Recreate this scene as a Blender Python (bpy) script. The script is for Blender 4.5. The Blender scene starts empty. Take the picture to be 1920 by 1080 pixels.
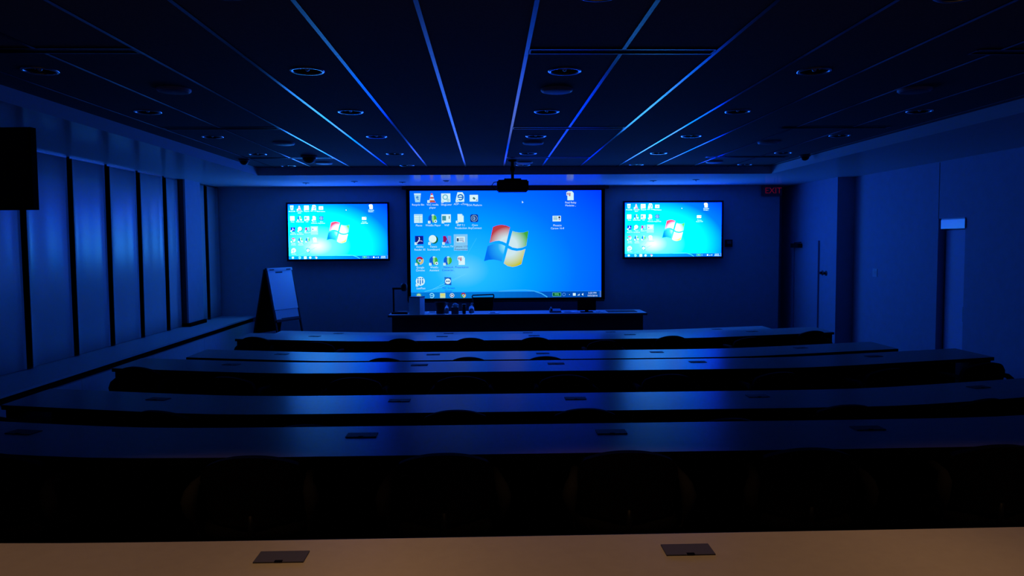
import bpy, bmesh, math, random
from mathutils import Vector, Matrix
random.seed(7)
PI = math.pi
sc = bpy.context.scene
C = sc.collection

# ------------------------------------------------------------------ camera
cam_d = bpy.data.cameras.new('camera')
cam = bpy.data.objects.new('camera', cam_d)
C.objects.link(cam)
cam_d.sensor_width = 36.0
cam_d.lens = 36.0 * 1430.0 / 1920.0
cam_d.clip_start = 0.05
cam_d.clip_end = 100
# world axes expressed in camera axes (right, up, forward): yaw 1.8 deg right, pitch 3.4 deg down, slight roll
AX = Vector((0.99950951, 0.00799625, 0.03027884))
AY = Vector((-0.03070054, 0.05930786, 0.99776754))
AZ = Vector((-0.00618262, 0.99820771, -0.05952426))
right = Vector((AX[0], AY[0], AZ[0])); up = Vector((AX[1], AY[1], AZ[1])); fwd = Vector((AX[2], AY[2], AZ[2]))
R = Matrix((right, up, -fwd)).transposed()
cam.matrix_world = Matrix.Translation((0, 0, 2.04)) @ R.to_4x4()
sc.camera = cam

# ------------------------------------------------------------------ world, exposure
w = bpy.data.worlds.new('world'); sc.world = w
w.use_nodes = True
w.node_tree.nodes['Background'].inputs[0].default_value = (0, 0, 0, 1)
w.node_tree.nodes['Background'].inputs[1].default_value = 0.0
sc.view_settings.view_transform = 'Standard'
sc.view_settings.look = 'None'
sc.view_settings.gamma = 1.0
sc.view_settings.exposure = 0.0
sc.view_settings.use_curve_mapping = False

# brightness of the lit screens (gain on red, green, blue) and of the warm lamps at the back
GAIN_MAIN = (0.9, 1.0, 4.2)
GAIN_TV = (1.2, 5.2, 14.5)
WARM_W = 33.0

# ------------------------------------------------------------------ materials
MATS = {}
def mat(name, col, rough=0.6, spec=0.3, metal=0.0, noise=0.0, nscale=40, bump=0.0):
    if name in MATS: return MATS[name]
    m = bpy.data.materials.new(name); m.use_nodes = True
    nt = m.node_tree; b = nt.nodes['Principled BSDF']
    b.inputs['Base Color'].default_value = (*col, 1)
    b.inputs['Roughness'].default_value = rough
    b.inputs['Metallic'].default_value = metal
    b.inputs['Specular IOR Level'].default_value = spec
    if noise > 0 or bump > 0:
        tc = nt.nodes.new('ShaderNodeTexCoord'); n = nt.nodes.new('ShaderNodeTexNoise')
        n.inputs['Scale'].default_value = nscale; n.inputs['Detail'].default_value = 4
        nt.links.new(tc.outputs['Object'], n.inputs['Vector'])
        if noise > 0:
            r = nt.nodes.new('ShaderNodeValToRGB')
            r.color_ramp.elements[0].position = 0.3; r.color_ramp.elements[1].position = 0.7
            r.color_ramp.elements[0].color = (*[c * (1 - noise) for c in col], 1)
            r.color_ramp.elements[1].color = (*[min(1, c * (1 + noise)) for c in col], 1)
            nt.links.new(n.outputs['Fac'], r.inputs['Fac']); nt.links.new(r.outputs['Color'], b.inputs['Base Color'])
        if bump > 0:
            bp = nt.nodes.new('ShaderNodeBump'); bp.inputs['Strength'].default_value = bump
            bp.inputs['Distance'].default_value = 0.002
            nt.links.new(n.outputs['Fac'], bp.inputs['Height']); nt.links.new(bp.outputs['Normal'], b.inputs['Normal'])
    MATS[name] = m
    return m

def sheen(name, col, fac_lo, fac_hi, rough, noise=0.0, nscale=60):
    """diffuse surface under a thin satin coat whose strength rises towards grazing"""
    m = bpy.data.materials.new(name); m.use_nodes = True
    nt = m.node_tree; nt.nodes.clear()
    out = nt.nodes.new('ShaderNodeOutputMaterial'); mx = nt.nodes.new('ShaderNodeMixShader')
    d = nt.nodes.new('ShaderNodeBsdfDiffuse'); g = nt.nodes.new('ShaderNodeBsdfGlossy')
    d.inputs['Color'].default_value = (*col, 1); g.inputs['Roughness'].default_value = rough
    lw = nt.nodes.new('ShaderNodeLayerWeight'); lw.inputs['Blend'].default_value = 0.5
    mr = nt.nodes.new('ShaderNodeMapRange'); mr.inputs['From Min'].default_value = 0.6; mr.inputs['From Max'].default_value = 0.95
    mr.inputs['To Min'].default_value = fac_lo; mr.inputs['To Max'].default_value = fac_hi
    nt.links.new(lw.outputs['Facing'], mr.inputs['Value'])
    nt.links.new(mr.outputs['Result'], mx.inputs['Fac'])
    if noise > 0:
        tc = nt.nodes.new('ShaderNodeTexCoord'); n = nt.nodes.new('ShaderNodeTexNoise'); n.inputs['Scale'].default_value = nscale
        r = nt.nodes.new('ShaderNodeValToRGB')
        r.color_ramp.elements[0].color = (*[c * (1 - noise) for c in col], 1)
        r.color_ramp.elements[1].color = (*[min(1, c * (1 + noise)) for c in col], 1)
        nt.links.new(tc.outputs['Object'], n.inputs['Vector']); nt.links.new(n.outputs['Fac'], r.inputs['Fac'])
        nt.links.new(r.outputs['Color'], d.inputs['Color'])
    nt.links.new(d.outputs[0], mx.inputs[1]); nt.links.new(g.outputs[0], mx.inputs[2]); nt.links.new(mx.outputs[0], out.inputs['Surface'])
    MATS[name] = m
    return m

M_carpet = mat('carpet', (0.02, 0.022, 0.026), 0.95, 0.05, noise=0.4, nscale=120, bump=0.3)
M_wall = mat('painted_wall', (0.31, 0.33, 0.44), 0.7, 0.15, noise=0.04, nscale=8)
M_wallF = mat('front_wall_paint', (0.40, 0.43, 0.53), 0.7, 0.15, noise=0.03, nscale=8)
M_night = mat('night_glass_wall', (0.012, 0.013, 0.016), 0.5, 0.2)
M_ceil = mat('ceiling_plank', (0.13, 0.135, 0.14), 0.9, 0.02, noise=0.15, nscale=90, bump=0.2)
M_soffit = sheen('soffit_paint', (0.58, 0.6, 0.63), 0.0, 0.22, 0.12)
M_bar = mat('ceiling_bar_metal', (0.1, 0.1, 0.105), 0.24, 0.5, metal=1.0)
M_blind = sheen('blind_fabric', (0.48, 0.50, 0.52), 0.08, 0.14, 0.30, noise=0.03, nscale=30)
M_ledge = mat('ledge_laminate', (0.4, 0.43, 0.46), 0.5, 0.25, noise=0.04, nscale=20)
M_black = mat('black_plastic', (0.008, 0.008, 0.009), 0.5, 0.2)
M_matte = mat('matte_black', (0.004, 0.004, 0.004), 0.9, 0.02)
M_fabric = mat('black_fabric', (0.007, 0.007, 0.008), 0.95, 0.02, noise=0.3, nscale=200)
M_arm = mat('charcoal_arm', (0.035, 0.033, 0.03), 0.9, 0.02)
M_chrome = mat('dull_steel', (0.25, 0.25, 0.27), 0.35, 0.5, metal=1.0)
M_top = sheen('desk_laminate', (0.40, 0.37, 0.35), 0.05, 0.2, 0.27, noise=0.06, nscale=25)
M_edge = mat('desk_black_edge', (0.006, 0.006, 0.007), 0.6, 0.1)
M_modesty = mat('modesty_black', (0.007, 0.007, 0.008), 0.7, 0.1)
M_hatch = mat('hatch_aluminium', (0.075, 0.075, 0.08), 0.7, 0.1, metal=0.0)
M_lectop = sheen('front_desk_top', (0.42, 0.45, 0.5), 0.05, 0.24, 0.3)
M_lecbody = mat('front_desk_body', (0.05, 0.055, 0.065), 0.7, 0.1, noise=0.1, nscale=6)
M_paper = mat('paper', (0.75, 0.76, 0.78), 0.8, 0.1)
M_print = mat('print_dark', (0.03, 0.03, 0.035), 0.8, 0.1)
M_pale = mat('pale_carton', (0.55, 0.58, 0.62), 0.7, 0.15)
M_door = mat('door_paint', (0.30, 0.32, 0.43), 0.55, 0.25)
M_doorB = sheen('white_door_paint', (0.55, 0.58, 0.75), 0.01, 0.03, 0.4)
M_header = sheen('satin_header', (0.6, 0.64, 0.7), 0.10, 0.13, 0.25)
M_frame = mat('door_frame_dark', (0.05, 0.055, 0.06), 0.5, 0.2)
M_ring = mat('trim_ring_metal', (0.8, 0.8, 0.82), 0.22, 0.5, metal=1.0)
M_can = mat('lamp_can', (0.02, 0.02, 0.022), 0.35, 0.3)
M_white = mat('white_plastic', (0.5, 0.52, 0.55), 0.45, 0.3)
M_dim = mat('grey_plastic', (0.1, 0.1, 0.11), 0.5, 0.2)
M_bulb = mat('bulb_glass', (0.9, 0.9, 0.92), 0.3, 0.6, metal=0.8)
def glass_mat(name, col):
    m = bpy.data.materials.new(name); m.use_nodes = True
    b = m.node_tree.nodes['Principled BSDF']
    b.inputs['Base Color'].default_value = (*col, 1); b.inputs['Roughness'].default_value = 0.08
    b.inputs['Transmission Weight'].default_value = 0.9; b.inputs['IOR'].default_value = 1.3
    return m
M_clear = glass_mat('clear_bottle', (0.75, 0.85, 0.95))

EM = {}
def s2l(c):
    return tuple(((x / 255 + 0.055) / 1.055) ** 2.4 if x > 10 else x / 255 / 12.92 for x in c)
def emis(col, gain, name='glow'):
    """self-lit pixels of a screen: display colour (0..255) times the screen's gain"""
    key = (col, gain, name)
    if key in EM: return EM[key]
    m = bpy.data.materials.new(name); m.use_nodes = True
    nt = m.node_tree; nt.nodes.clear()
    o = nt.nodes.new('ShaderNodeOutputMaterial'); e = nt.nodes.new('ShaderNodeEmission')
    l = s2l(col)
    e.inputs['Color'].default_value = (l[0] * gain[0], l[1] * gain[1], l[2] * gain[2], 1)
    nt.links.new(e.outputs[0], o.inputs['Surface'])
    m.cycles.emission_sampling = 'NONE'
    EM[key] = m
    return m
def grad(name, stops, gain, cx, cy, sx, sy, r0, r1, second=None, sample=False):
    """radial picture gradient over the screen's UV map"""
    key = (name, gain)
    if key in EM: return EM[key]
    m = bpy.data.materials.new(name); m.use_nodes = True
    nt = m.node_tree; nt.nodes.clear(); L = nt.links.new
    o = nt.nodes.new('ShaderNodeOutputMaterial'); e = nt.nodes.new('ShaderNodeEmission')
    uv = nt.nodes.new('ShaderNodeUVMap')
    def radial(cx, cy, sx, sy, r0, r1):
        mp = nt.nodes.new('ShaderNodeMapping'); mp.vector_type = 'POINT'
        mp.inputs['Location'].default_value = (-cx * sx, -cy * sy, 0); mp.inputs['Scale'].default_value = (sx, sy, 0)
        L(uv.outputs[0], mp.inputs['Vector'])
        ln = nt.nodes.new('ShaderNodeVectorMath'); ln.operation = 'LENGTH'; L(mp.outputs[0], ln.inputs[0])
        mr = nt.nodes.new('ShaderNodeMapRange'); mr.inputs['From Min'].default_value = r0; mr.inputs['From Max'].default_value = r1
        L(ln.outputs['Value'], mr.inputs['Value'])
        return mr.outputs['Result']
    def ramp(stops, fac):
        r = nt.nodes.new('ShaderNodeValToRGB'); el = r.color_ramp.elements
        while len(el) < len(stops): el.new(0.5)
        for k, (p, c) in enumerate(stops):
            el[k].position = p; el[k].color = (*s2l(c), 1)
        L(fac, r.inputs['Fac'])
        return r.outputs['Color']
    col = ramp(stops, radial(cx, cy, sx, sy, r0, r1))
    if second:
        st2, a = second
        c2 = ramp(st2, radial(*a))
        mx = nt.nodes.new('ShaderNodeMix'); mx.data_type = 'RGBA'; mx.blend_type = 'ADD'
        mx.inputs['Factor'].default_value = 1.0
        L(col, mx.inputs['A']); L(c2, mx.inputs['B']); col = mx.outputs['Result']
    g = nt.nodes.new('ShaderNodeVectorMath'); g.operation = 'MULTIPLY'; g.inputs[1].default_value = gain
    L(col, g.inputs[0]); L(g.outputs[0], e.inputs['Color']); L(e.outputs[0], o.inputs['Surface'])
    m.cycles.emission_sampling = 'FRONT' if sample else 'NONE'
    EM[key] = m
    return m

# ------------------------------------------------------------------ mesh helpers
def obj(name, bm, m, parent=None, smooth=False, bevel=0.0):
    me = bpy.data.meshes.new(name)
    if bevel > 0:
        bmesh.ops.bevel(bm, geom=[e for e in bm.edges if len(e.link_faces) == 2 and e.calc_face_angle(0) > 0.6],
                        offset=bevel, segments=2, affect='EDGES', profile=0.6)
    if smooth:
        for f in bm.faces: f.smooth = True
        for e in bm.edges:
            if len(e.link_faces) == 2 and e.calc_face_angle(0) > 0.7: e.smooth = False
    bm.to_mesh(me); bm.free()
    for x in (m if isinstance(m, (list, tuple)) else [m]): me.materials.append(x)
    o = bpy.data.objects.new(name, me); C.objects.link(o)
    if parent is not None: o.parent = parent
    return o
def B(): return bmesh.new()
def box(bm, x0, x1, y0, y1, z0, z1, mi=0):
    v = [bm.verts.new((x, y, z)) for z in (z0, z1) for (x, y) in ((x0, y0), (x1, y0), (x1, y1), (x0, y1))]
    for q in ((3, 2, 1, 0), (4, 5, 6, 7), (0, 1, 5, 4), (1, 2, 6, 5), (2, 3, 7, 6), (3, 0, 4, 7)):
        f = bm.faces.new([v[i] for i in q]); f.material_index = mi
    return v
def obox(bm, p, q, wx, wy, mi=0, upv=Vector((0, 0, 1))):
    """bar of section wx * wy from p to q"""
    p = Vector(p); q = Vector(q); d = (q - p).normalized()
    a = d.cross(upv)
    if a.length < 1e-4: a = Vector((1, 0, 0))
    a.normalize(); b = a.cross(d)
    v = [bm.verts.new(c + a * sx * wx / 2 + b * sy * wy / 2) for c in (p, q) for (sx, sy) in ((-1, -1), (1, -1), (1, 1), (-1, 1))]
    for k in ((3, 2, 1, 0), (4, 5, 6, 7), (0, 1, 5, 4), (1, 2, 6, 5), (2, 3, 7, 6), (3, 0, 4, 7)):
        f = bm.faces.new([v[i] for i in k]); f.material_index = mi
def lathe(bm, prof, seg=24, c=(0, 0, 0), mi=0, cap=True, axis='Z'):
    rings = []
    for r, z in prof:
        ring = []
        for k in range(seg):
            a = 2 * PI * k / seg
            p = (r * math.cos(a), r * math.sin(a), z)
            if axis == 'Y': p = (p[0], z, p[1])
            if axis == 'X': p = (z, p[0], p[1])
            ring.append(bm.verts.new((c[0] + p[0], c[1] + p[1], c[2] + p[2])))
        rings.append(ring)
    for a, b in zip(rings, rings[1:]):
        for k in range(seg):
            f = bm.faces.new((a[k], a[(k + 1) % seg], b[(k + 1) % seg], b[k])); f.material_index = mi
    if cap:
        f = bm.faces.new(list(reversed(rings[0]))); f.material_index = mi
        f = bm.faces.new(rings[-1]); f.material_index = mi
def tube(bm, pts, rad, seg=10, mi=0, flat=1.0, fdir=None):
    """swept tube; rad may be a list; flat squashes the section along fdir"""
    pts = [Vector(p) for p in pts]; rings = []
    n0 = None
    for i, p in enumerate(pts):
        t = (pts[min(i + 1, len(pts) - 1)] - pts[max(i - 1, 0)]).normalized()
        if fdir is not None: n = (Vector(fdir) - t * t.dot(Vector(fdir))).normalized()
        elif n0 is None:
            n = t.orthogonal().normalized()
        else: n = (n0 - t * t.dot(n0)).normalized()
        n0 = n; b = t.cross(n)
        r = rad[i] if isinstance(rad, (list, tuple)) else rad
        rings.append([bm.verts.new(p + n * math.cos(2 * PI * k / seg) * r * flat + b * math.sin(2 * PI * k / seg) * r) for k in range(seg)])
    for a, b in zip(rings, rings[1:]):
        for k in range(seg):
            f = bm.faces.new((a[k], a[(k + 1) % seg], b[(k + 1) % seg], b[k])); f.material_index = mi
    bm.faces.new(list(reversed(rings[0]))).material_index = mi
    bm.faces.new(rings[-1]).material_index = mi
def thing(name, label, cat, loc=(0, 0, 0), rz=0.0, group=None):
    o = bpy.data.objects.new(name, None); C.objects.link(o)
    o.empty_display_size = 0.1
    o.location = loc; o.rotation_euler = (0, 0, rz)
    o['label'] = label; o['category'] = cat
    if group: o['group'] = group
    return o
def tag(o, label, cat, group=None):
    o['label'] = label; o['category'] = cat
    if group: o['group'] = group
    return o
def struct(name, bm, m, parent=None, **k):
    o = obj(name, bm, m, parent, **k)
    if parent is None: o['kind'] = 'structure'
    return o
def dup(root, loc, rz, label, group):
    r = root.copy(); C.objects.link(r); r.location = loc; r.rotation_euler = (0, 0, rz)
    r['label'] = label; r['group'] = group
    for ch in list(root.children):
        c = ch.copy(); C.objects.link(c); c.parent = r
        for g in ch.children:
            d = g.copy(); C.objects.link(d); d.parent = c
    return r
ORD = ['first', 'second', 'third', 'fourth', 'fifth', 'sixth', 'seventh', 'eighth', 'ninth', 'tenth']

# ------------------------------------------------------------------ room shell
XL, XR, XR2 = -5.25, 6.2, 5.9
YF, YB = 14.62, -2.4
def bend(x):
    """the curved rows: straight in the middle, wings swept towards the front"""
    def soft(t, k=0.35):      # smooth max(0, t)
        return 0.5 * (t + math.sqrt(t * t + k * k)) - 0.0
    return 0.26 * (soft(-1.85 - x) - 0.02) + 0.25 * (soft(x - 2.85) - 0.02)
TIERS = [(-0.16, 11.02, 15.4), (0.0, 7.50, 11.02), (0.16, 4.22, 7.50), (0.32, YB, 4.22)]
bm = B()
xs = [-4.46 + (XR + 0.1 + 4.46) * k / 40 for k in range(41)]
prev = None
for z, y0, y1 in TIERS:
    fy0 = [(y0 + bend(x)) if y0 > YB else YB - 0.1 for x in xs]
    fy1 = [(y1 + bend(x)) if y1 < 15 else y1 for x in xs]
    a = [bm.verts.new((x, y, z)) for x, y in zip(xs, fy0)]
    b = [bm.verts.new((x, y, z)) for x, y in zip(xs, fy1)]
    for k in range(40): bm.faces.new((a[k], a[k + 1], b[k + 1], b[k]))
    if prev is not None:
        for k in range(40): bm.faces.new((b[k], b[k + 1], prev[k + 1], prev[k]))
    prev = a
struct('floor', bm, M_carpet)
bm = B(); box(bm, XL - 0.15, 5.62, YF, YF + 0.12, -0.2, 3.45)
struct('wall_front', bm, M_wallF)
bm = B(); box(bm, 5.62 - 0.12, XR2 + 0.35, 15.22, 15.36, -0.2, 3.45)
box(bm, 5.50, 5.62, YF + 0.12, 15.22, -0.2, 3.45)
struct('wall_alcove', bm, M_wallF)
bm = B(); box(bm, XL - 0.2, XL, YB, YF, -0.2, 3.45)
struct('wall_left', bm, M_night)
# right wall: near run with a shallow recess, a return, and a far run with the door
bm = B()
RY0, RY1 = 9.76, 10.36
RZ = 2.33
box(bm, XR, XR + 0.3, YB, RY0, -0.2, 3.45)
box(bm, XR, XR + 0.3, RY1, 12.78, -0.2, 3.45)
box(bm, XR, XR + 0.3, RY0, RY1, RZ, 3.45)
box(bm, XR + 0.14, XR + 0.3, RY0, RY1, -0.2, RZ)
box(bm, XR2, XR + 0.3, 12.78, 15.36, -0.2, 3.45)
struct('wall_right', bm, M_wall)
bm = B(); box(bm, XL - 0.2, XR + 0.3, YB - 0.15, YB, -0.2, 3.45)
struct('wall_back', bm, M_wall)
# fine vertical panel joints on the right wall
bm = B()
box(bm, XR - 0.004, XR + 0.002, RY1 - 0.006, RY1 + 0.006, RZ, 3.1)
struct('trim_1', bm, M_frame)

# raised ceiling field with holes for the lamps and the air slots
CX0, CX1, CY1, ZC, ZS = -3.6, 4.52, 12.12, 3.23, 3.11
DL_X = [-3.05, -1.24, 0.54, 2.30, 4.0]
DL_Y = [2.05, 3.72, 5.38, 7.03, 8.64, 10.30, 11.85]
BARX = [0.248 + 0.595 * k for k in range(-6, 8)]
SLOTS = [(x, y) for y in (4.82, 8.0, 10.75) for x in ((-3.31, -2.15), (0.265, 1.42), (3.08, 4.22))]
bm = B(); box(bm, CX0, CX1, YB, CY1, ZC, ZC + 0.22)
ceil = struct('ceiling', bm, M_ceil)
bm = B()
for y in DL_Y:
    for x in DL_X: lathe(bm, [(0.1, ZC - 0.05), (0.1, ZC + 0.13)], 24, (x, y, 0))
for (x0, x1), y in SLOTS: box(bm, x0, x1, y - 0.055, y + 0.055, ZC - 0.05, ZC + 0.12)
cut = obj('cutter', bm, M_ceil)
md = ceil.modifiers.new('holes', 'BOOLEAN'); md.object = cut; md.operation = 'DIFFERENCE'; md.solver = 'EXACT'
bpy.context.view_layer.update()
dg = bpy.context.evaluated_depsgraph_get()
me = bpy.data.meshes.new_from_object(ceil.evaluated_get(dg))
ceil.modifiers.clear(); ceil.data = me
bpy.data.objects.remove(cut, do_unlink=True)
for x in BARX:
    bm = B(); y = YB
    while y < CY1 - 0.01:
        y1 = min(y + 1.22, CY1)
        clash = [sy for (sx0, sx1), sy in SLOTS if sx0 - 0.012 < x < sx1 + 0.012 and y < sy + 0.06 and y1 > sy - 0.06 and sx0 + 0.1 < x < sx1 - 0.1]
        segs = [(y, y1)]
        for sy in clash: segs = [(y, sy - 0.06), (sy + 0.06, y1)]
        for a, b in segs:
            if b - a > 0.02: box(bm, x - 0.0125, x + 0.0125, a + 0.002, b - 0.002, ZC - 0.006, ZC + 0.001)
        y = y1
    obj('ceiling_bar', bm, M_bar, ceil)
# lower soffits round the raised field
bm = B()
box(bm, CX0 - 0.0, CX1, CY1, 15.36, ZS, ZC + 0.22)
box(bm, XL - 0.2, CX0, YB, 15.36, ZS, ZC + 0.22)
box(bm, CX1, XR + 0.3, YB, 15.36, ZS, ZC + 0.22)
struct('trim_2', bm, M_soffit)

# ------------------------------------------------------------------ downlights
def build_downlight(lit):
    t = thing('recessed_downlight', '', 'ceiling light')
    bm = B(); lathe(bm, [(0.097, 0.0), (0.099, -0.006), (0.108, -0.007), (0.116, -0.004), (0.117, 0.0)], 32, cap=False)
    obj('trim_ring', bm, M_ring, t, smooth=True)
    bm = B(); lathe(bm, [(0.097, 0.0), (0.085, 0.06), (0.05, 0.115), (0.012, 0.12)], 28, cap=False)
    h = obj('reflector_cone', bm, M_can, t, smooth=True)
    bm = B(); lathe(bm, [(0.014, 0.115), (0.016, 0.06), (0.018, 0.02), (0.014, 0.004), (0.004, -0.003)], 12)
    obj('bulb', bm, M_bulb, t, smooth=True)
    for k in range(3):
        bm = B(); a = 2 * PI * k / 3 + 0.5
        obox(bm, (0.045 * math.cos(a), 0.045 * math.sin(a), 0.1), (0.06 * math.cos(a), 0.06 * math.sin(a), 0.015), 0.008, 0.004)
        obj('spring_clip', bm, M_bulb, t)
    return t
dl0 = build_downlight(False)
used = False
COLN = ['far left', 'centre left', 'middle', 'centre right', 'far right']
ROWN = ['straight above the nearest desk', 'cut by the top picture edge', 'nearest in view', 'second in view', 'third in view', 'fourth in view', 'by the front soffit']
for j, y in enumerate(DL_Y):
    for i, x in enumerate(DL_X):
        lab = 'round recessed ceiling downlight, %s column, row %s' % (COLN[i], ROWN[j])
        if not used:
            o = dl0; o.location = (x, y, ZC); o['label'] = lab; o['group'] = 'recessed downlights'; used = True
        else: o = dup(dl0, (x, y, ZC), 0, lab, 'recessed downlights')
# the dimmed warm lamps of the back row, each inside its own downlight
for o in [q for q in C.objects if q.get('category') == 'ceiling light' and abs(q.location.y - DL_Y[0]) < 0.01]:
    i = min(range(5), key=lambda n: abs(DL_X[n] - o.location.x))
    ld = bpy.data.lights.new('warm_lamp', 'SPOT'); ld.energy = WARM_W * (1.0, 1.25, 1.35, 1.0, 0.55)[i]
    ld.color = (1.0, 0.53, 0.2); ld.spot_size = math.radians(74); ld.spot_blend = 0.7; ld.shadow_soft_size = 0.04
    lo = bpy.data.objects.new('warm_lamp', ld); C.objects.link(lo); lo.parent = o; lo.location = (0, 0, -0.01)

# ------------------------------------------------------------------ air slots, speakers, detectors
SN = [('left', 'nearest'), ('middle', 'nearest'), ('right', 'nearest'), ('left', 'second'), ('middle', 'second'), ('right', 'second'), ('left', 'farthest'), ('middle', 'farthest'), ('right', 'farthest')]
for ((x0, x1), y), (cn, rn) in zip(SLOTS, SN):
    t = thing('slot_diffuser', 'long narrow air slot in the ceiling, %s column, %s row' % (cn, rn), 'air vent', ((x0 + x1) / 2, y, ZC), 0, 'ceiling air slots')
    hx = (x1 - x0) / 2
    bm = B()
    for s in (-1, 1): box(bm, -hx, hx, s * 0.055 - 0.009, s * 0.055 + 0.009, -0.006, 0.004)
    for s in (-1, 1): box(bm, s * hx - 0.008, s * hx + 0.008, -0.046, 0.046, -0.006, 0.004)
    obj('frame', bm, M_can, t)
    bm = B()
    for k in (-1, 1): obox(bm, (-hx + .01, k * 0.018, 0.012), (hx - .01, k * 0.018, 0.012), 0.016, 0.02)
    obj('blade', bm, M_bar, t)
    bm = B(); box(bm, -hx + 0.01, hx - 0.01, -0.05, 0.05, 0.09, 0.11); obj('duct', bm, M_matte, t)
k = 0
for y, rn in ((6.0, 'nearest'), (9.15, 'second'), (11.35, 'farthest')):
    for x, cn in ((-2.4, 'left'), (0.54, 'middle'), (3.37, 'right')):
        t = thing('ceiling_speaker', 'shallow round ceiling speaker, %s of the %s row' % (cn, rn), 'speaker', (x, y, ZC), 0, 'round ceiling speakers')
        bm = B(); lathe(bm, [(0.125, 0.0), (0.125, -0.012), (0.118, -0.02), (0.105, -0.024)], 32, cap=False); obj('rim', bm, M_white, t, smooth=True)
        bm = B(); lathe(bm, [(0.105, -0.024), (0.08, -0.028), (0.04, -0.03), (0.002, -0.0305)], 32, cap=False); obj('grille', bm, M_dim, t, smooth=True)
def dome(x, y, z, r, label):
    t = thing('ceiling_dome', label, 'detector', (x, y, z), 0, 'dark ceiling domes')
    bm = B(); lathe(bm, [(r, 0.0), (r, -0.02), (r * 0.92, -0.028)], 24, cap=True); obj('base', bm, M_dim, t, smooth=True)
    bm = B(); lathe(bm, [(r * 0.8, -0.026)] + [(r * 0.8 * math.cos(a), -0.028 - r * 0.7 * math.sin(a)) for a in (0.3, 0.6, 0.9, 1.2, 1.5)], 24, cap=True)
    obj('bubble', bm, M_black, t, smooth=True)
dome(-2.42, 10.5, ZC, 0.11, 'dark domed ceiling camera left of the projector near the left slot')
dome(-3.42, 10.9, ZC, 0.075, 'small dark dome detector at the left edge of the raised ceiling')
dome(4.4, 10.55, ZC, 0.075, 'small dark dome detector at the right edge of the raised ceiling')
for i, (x, y) in enumerate(((-3.2, 13.6), (-2.3, 13.3), (-1.5, 13.5), (2.9, 13.4), (3.6, 13.2))):
    t = thing('sprinkler_plate', 'small round cover plate on the front soffit, %s from the left' % ORD[i], 'ceiling plate', (x, y, ZS), 0, 'soffit cover plates')
    bm = B(); lathe(bm, [(0.06, 0.0), (0.06, -0.006), (0.05, -0.01), (0.03, -0.012)], 20); obj('plate', bm, M_dim, t, smooth=True)
    bm = B(); lathe(bm, [(0.015, -0.012), (0.012, -0.03), (0.004, -0.034)], 12); obj('nozzle', bm, M_ring, t, smooth=True)
t = thing('soffit_label_plate', 'small pale plate on the front soffit left of the projector', 'plate', (-0.72, 13.3, ZS))
bm = B(); box(bm, -0.05, 0.05, -0.09, 0.09, -0.012, 0); obj('plate', bm, M_white, t, bevel=0.003)
bm = B(); box(bm, -0.035, 0.035, -0.06, 0.06, -0.016, -0.011); obj('lens', bm, M_dim, t)

# ------------------------------------------------------------------ left side: ledge cabinet, blinds, pillar
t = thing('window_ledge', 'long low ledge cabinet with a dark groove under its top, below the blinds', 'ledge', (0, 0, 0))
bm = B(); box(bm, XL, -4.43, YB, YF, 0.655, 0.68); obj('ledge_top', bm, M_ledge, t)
bm = B(); box(bm, XL, -4.50, YB, YF, 0.57, 0.655); obj('shadow_groove', bm, M_matte, t)  # shade under the overhang put in as a matte black strip
bm = B()
y = YB
while y < YF - 0.01:
    y1 = min(y + 1.8, YF); box(bm, XL, -4.455, y + 0.003, y1 - 0.003, -0.16, 0.57); y = y1
obj('front_panel', bm, M_ledge, t)
def blind(y0, y1, label):
    t = thing('panel_blind', label, 'blind', (-5.1, y0, 0.685), 0, 'tall panel blinds on the window wall')
    bm = B(); n = 28; L = y1 - y0; H = ZS - 0.02 - 0.685; th = 0.006
    def off(s, z):
        d = s * L; e = (L - d)
        wob = 0.0025 * math.sin(7 * s + z * 1.3 + y0) + 0.0018 * math.sin(15 * s + y0 * 3)
        return 0.06 * math.exp(-(d / 0.075) ** 1.5) + 0.02 * math.exp(-(e / 0.05) ** 2) + wob
    front = []; back = []
    zs = [H * k / 8 for k in range(9)]
    for z in zs:
        ss = [(k / n) ** 1.5 for k in range(n + 1)]
        front.append([bm.verts.new((off(s, z) + th, s * L, z)) for s in ss])
        back.append([bm.verts.new((off(s, z), s * L, z)) for s in ss])
    for i in range(8):
        for k in range(n):
            bm.faces.new((front[i][k], front[i][k + 1], front[i + 1][k + 1], front[i + 1][k]))
            bm.faces.new((back[i][k + 1], back[i][k], back[i + 1][k], back[i + 1][k + 1]))
        bm.faces.new((back[i][0], front[i][0], front[i + 1][0], back[i + 1][0]))
        bm.faces.new((front[i][n], back[i][n], back[i + 1][n], front[i + 1][n]))
    for k in range(n):
        bm.faces.new((back[0][k], back[0][k + 1], front[0][k + 1], front[0][k]))
        bm.faces.new((back[8][k + 1], back[8][k], front[8][k], front[8][k + 1]))
    obj('fabric_panel', bm, M_blind, t, smooth=True)
    bm = B(); box(bm, -0.012, 0.03, 0.01, L - 0.005, H, H + 0.02); obj('head_rail', bm, M_chrome, t)
GAP = 0.052
edges = [5.75, 6.65, 7.55, 8.46, 9.42, 10.33, 11.22, 12.12, 12.70]
names = ['nearest the viewer, just out of view', 'second nearest the viewer, hidden left of view', 'at the left edge of the picture, below the dark hanging display', 'second from the left edge, partly behind the hanging display',
         'third from the left edge, beside the hanging display', 'fourth from the left edge', 'fifth from the left edge', 'narrow, just before the dark pillar']
for (a, b), nm in zip(zip(edges[2:], edges[3:]), names[2:]):
    blind(a + GAP, b, 'tall pale panel blind ' + nm)
blind(13.44, 13.86, 'narrow panel blind just beyond the dark pillar')
blind(13.92, 14.58, 'last panel blind, in the front left corner')
for a, b in zip(edges[:2], edges[1:3]): blind(a + GAP, b, 'tall pale panel blind nearer than the picture edge, left wall')
t = thing('wall_pillar', 'square pillar standing on the ledge between the blinds', 'pillar', (-5.1, 12.74, 0.68))
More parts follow.
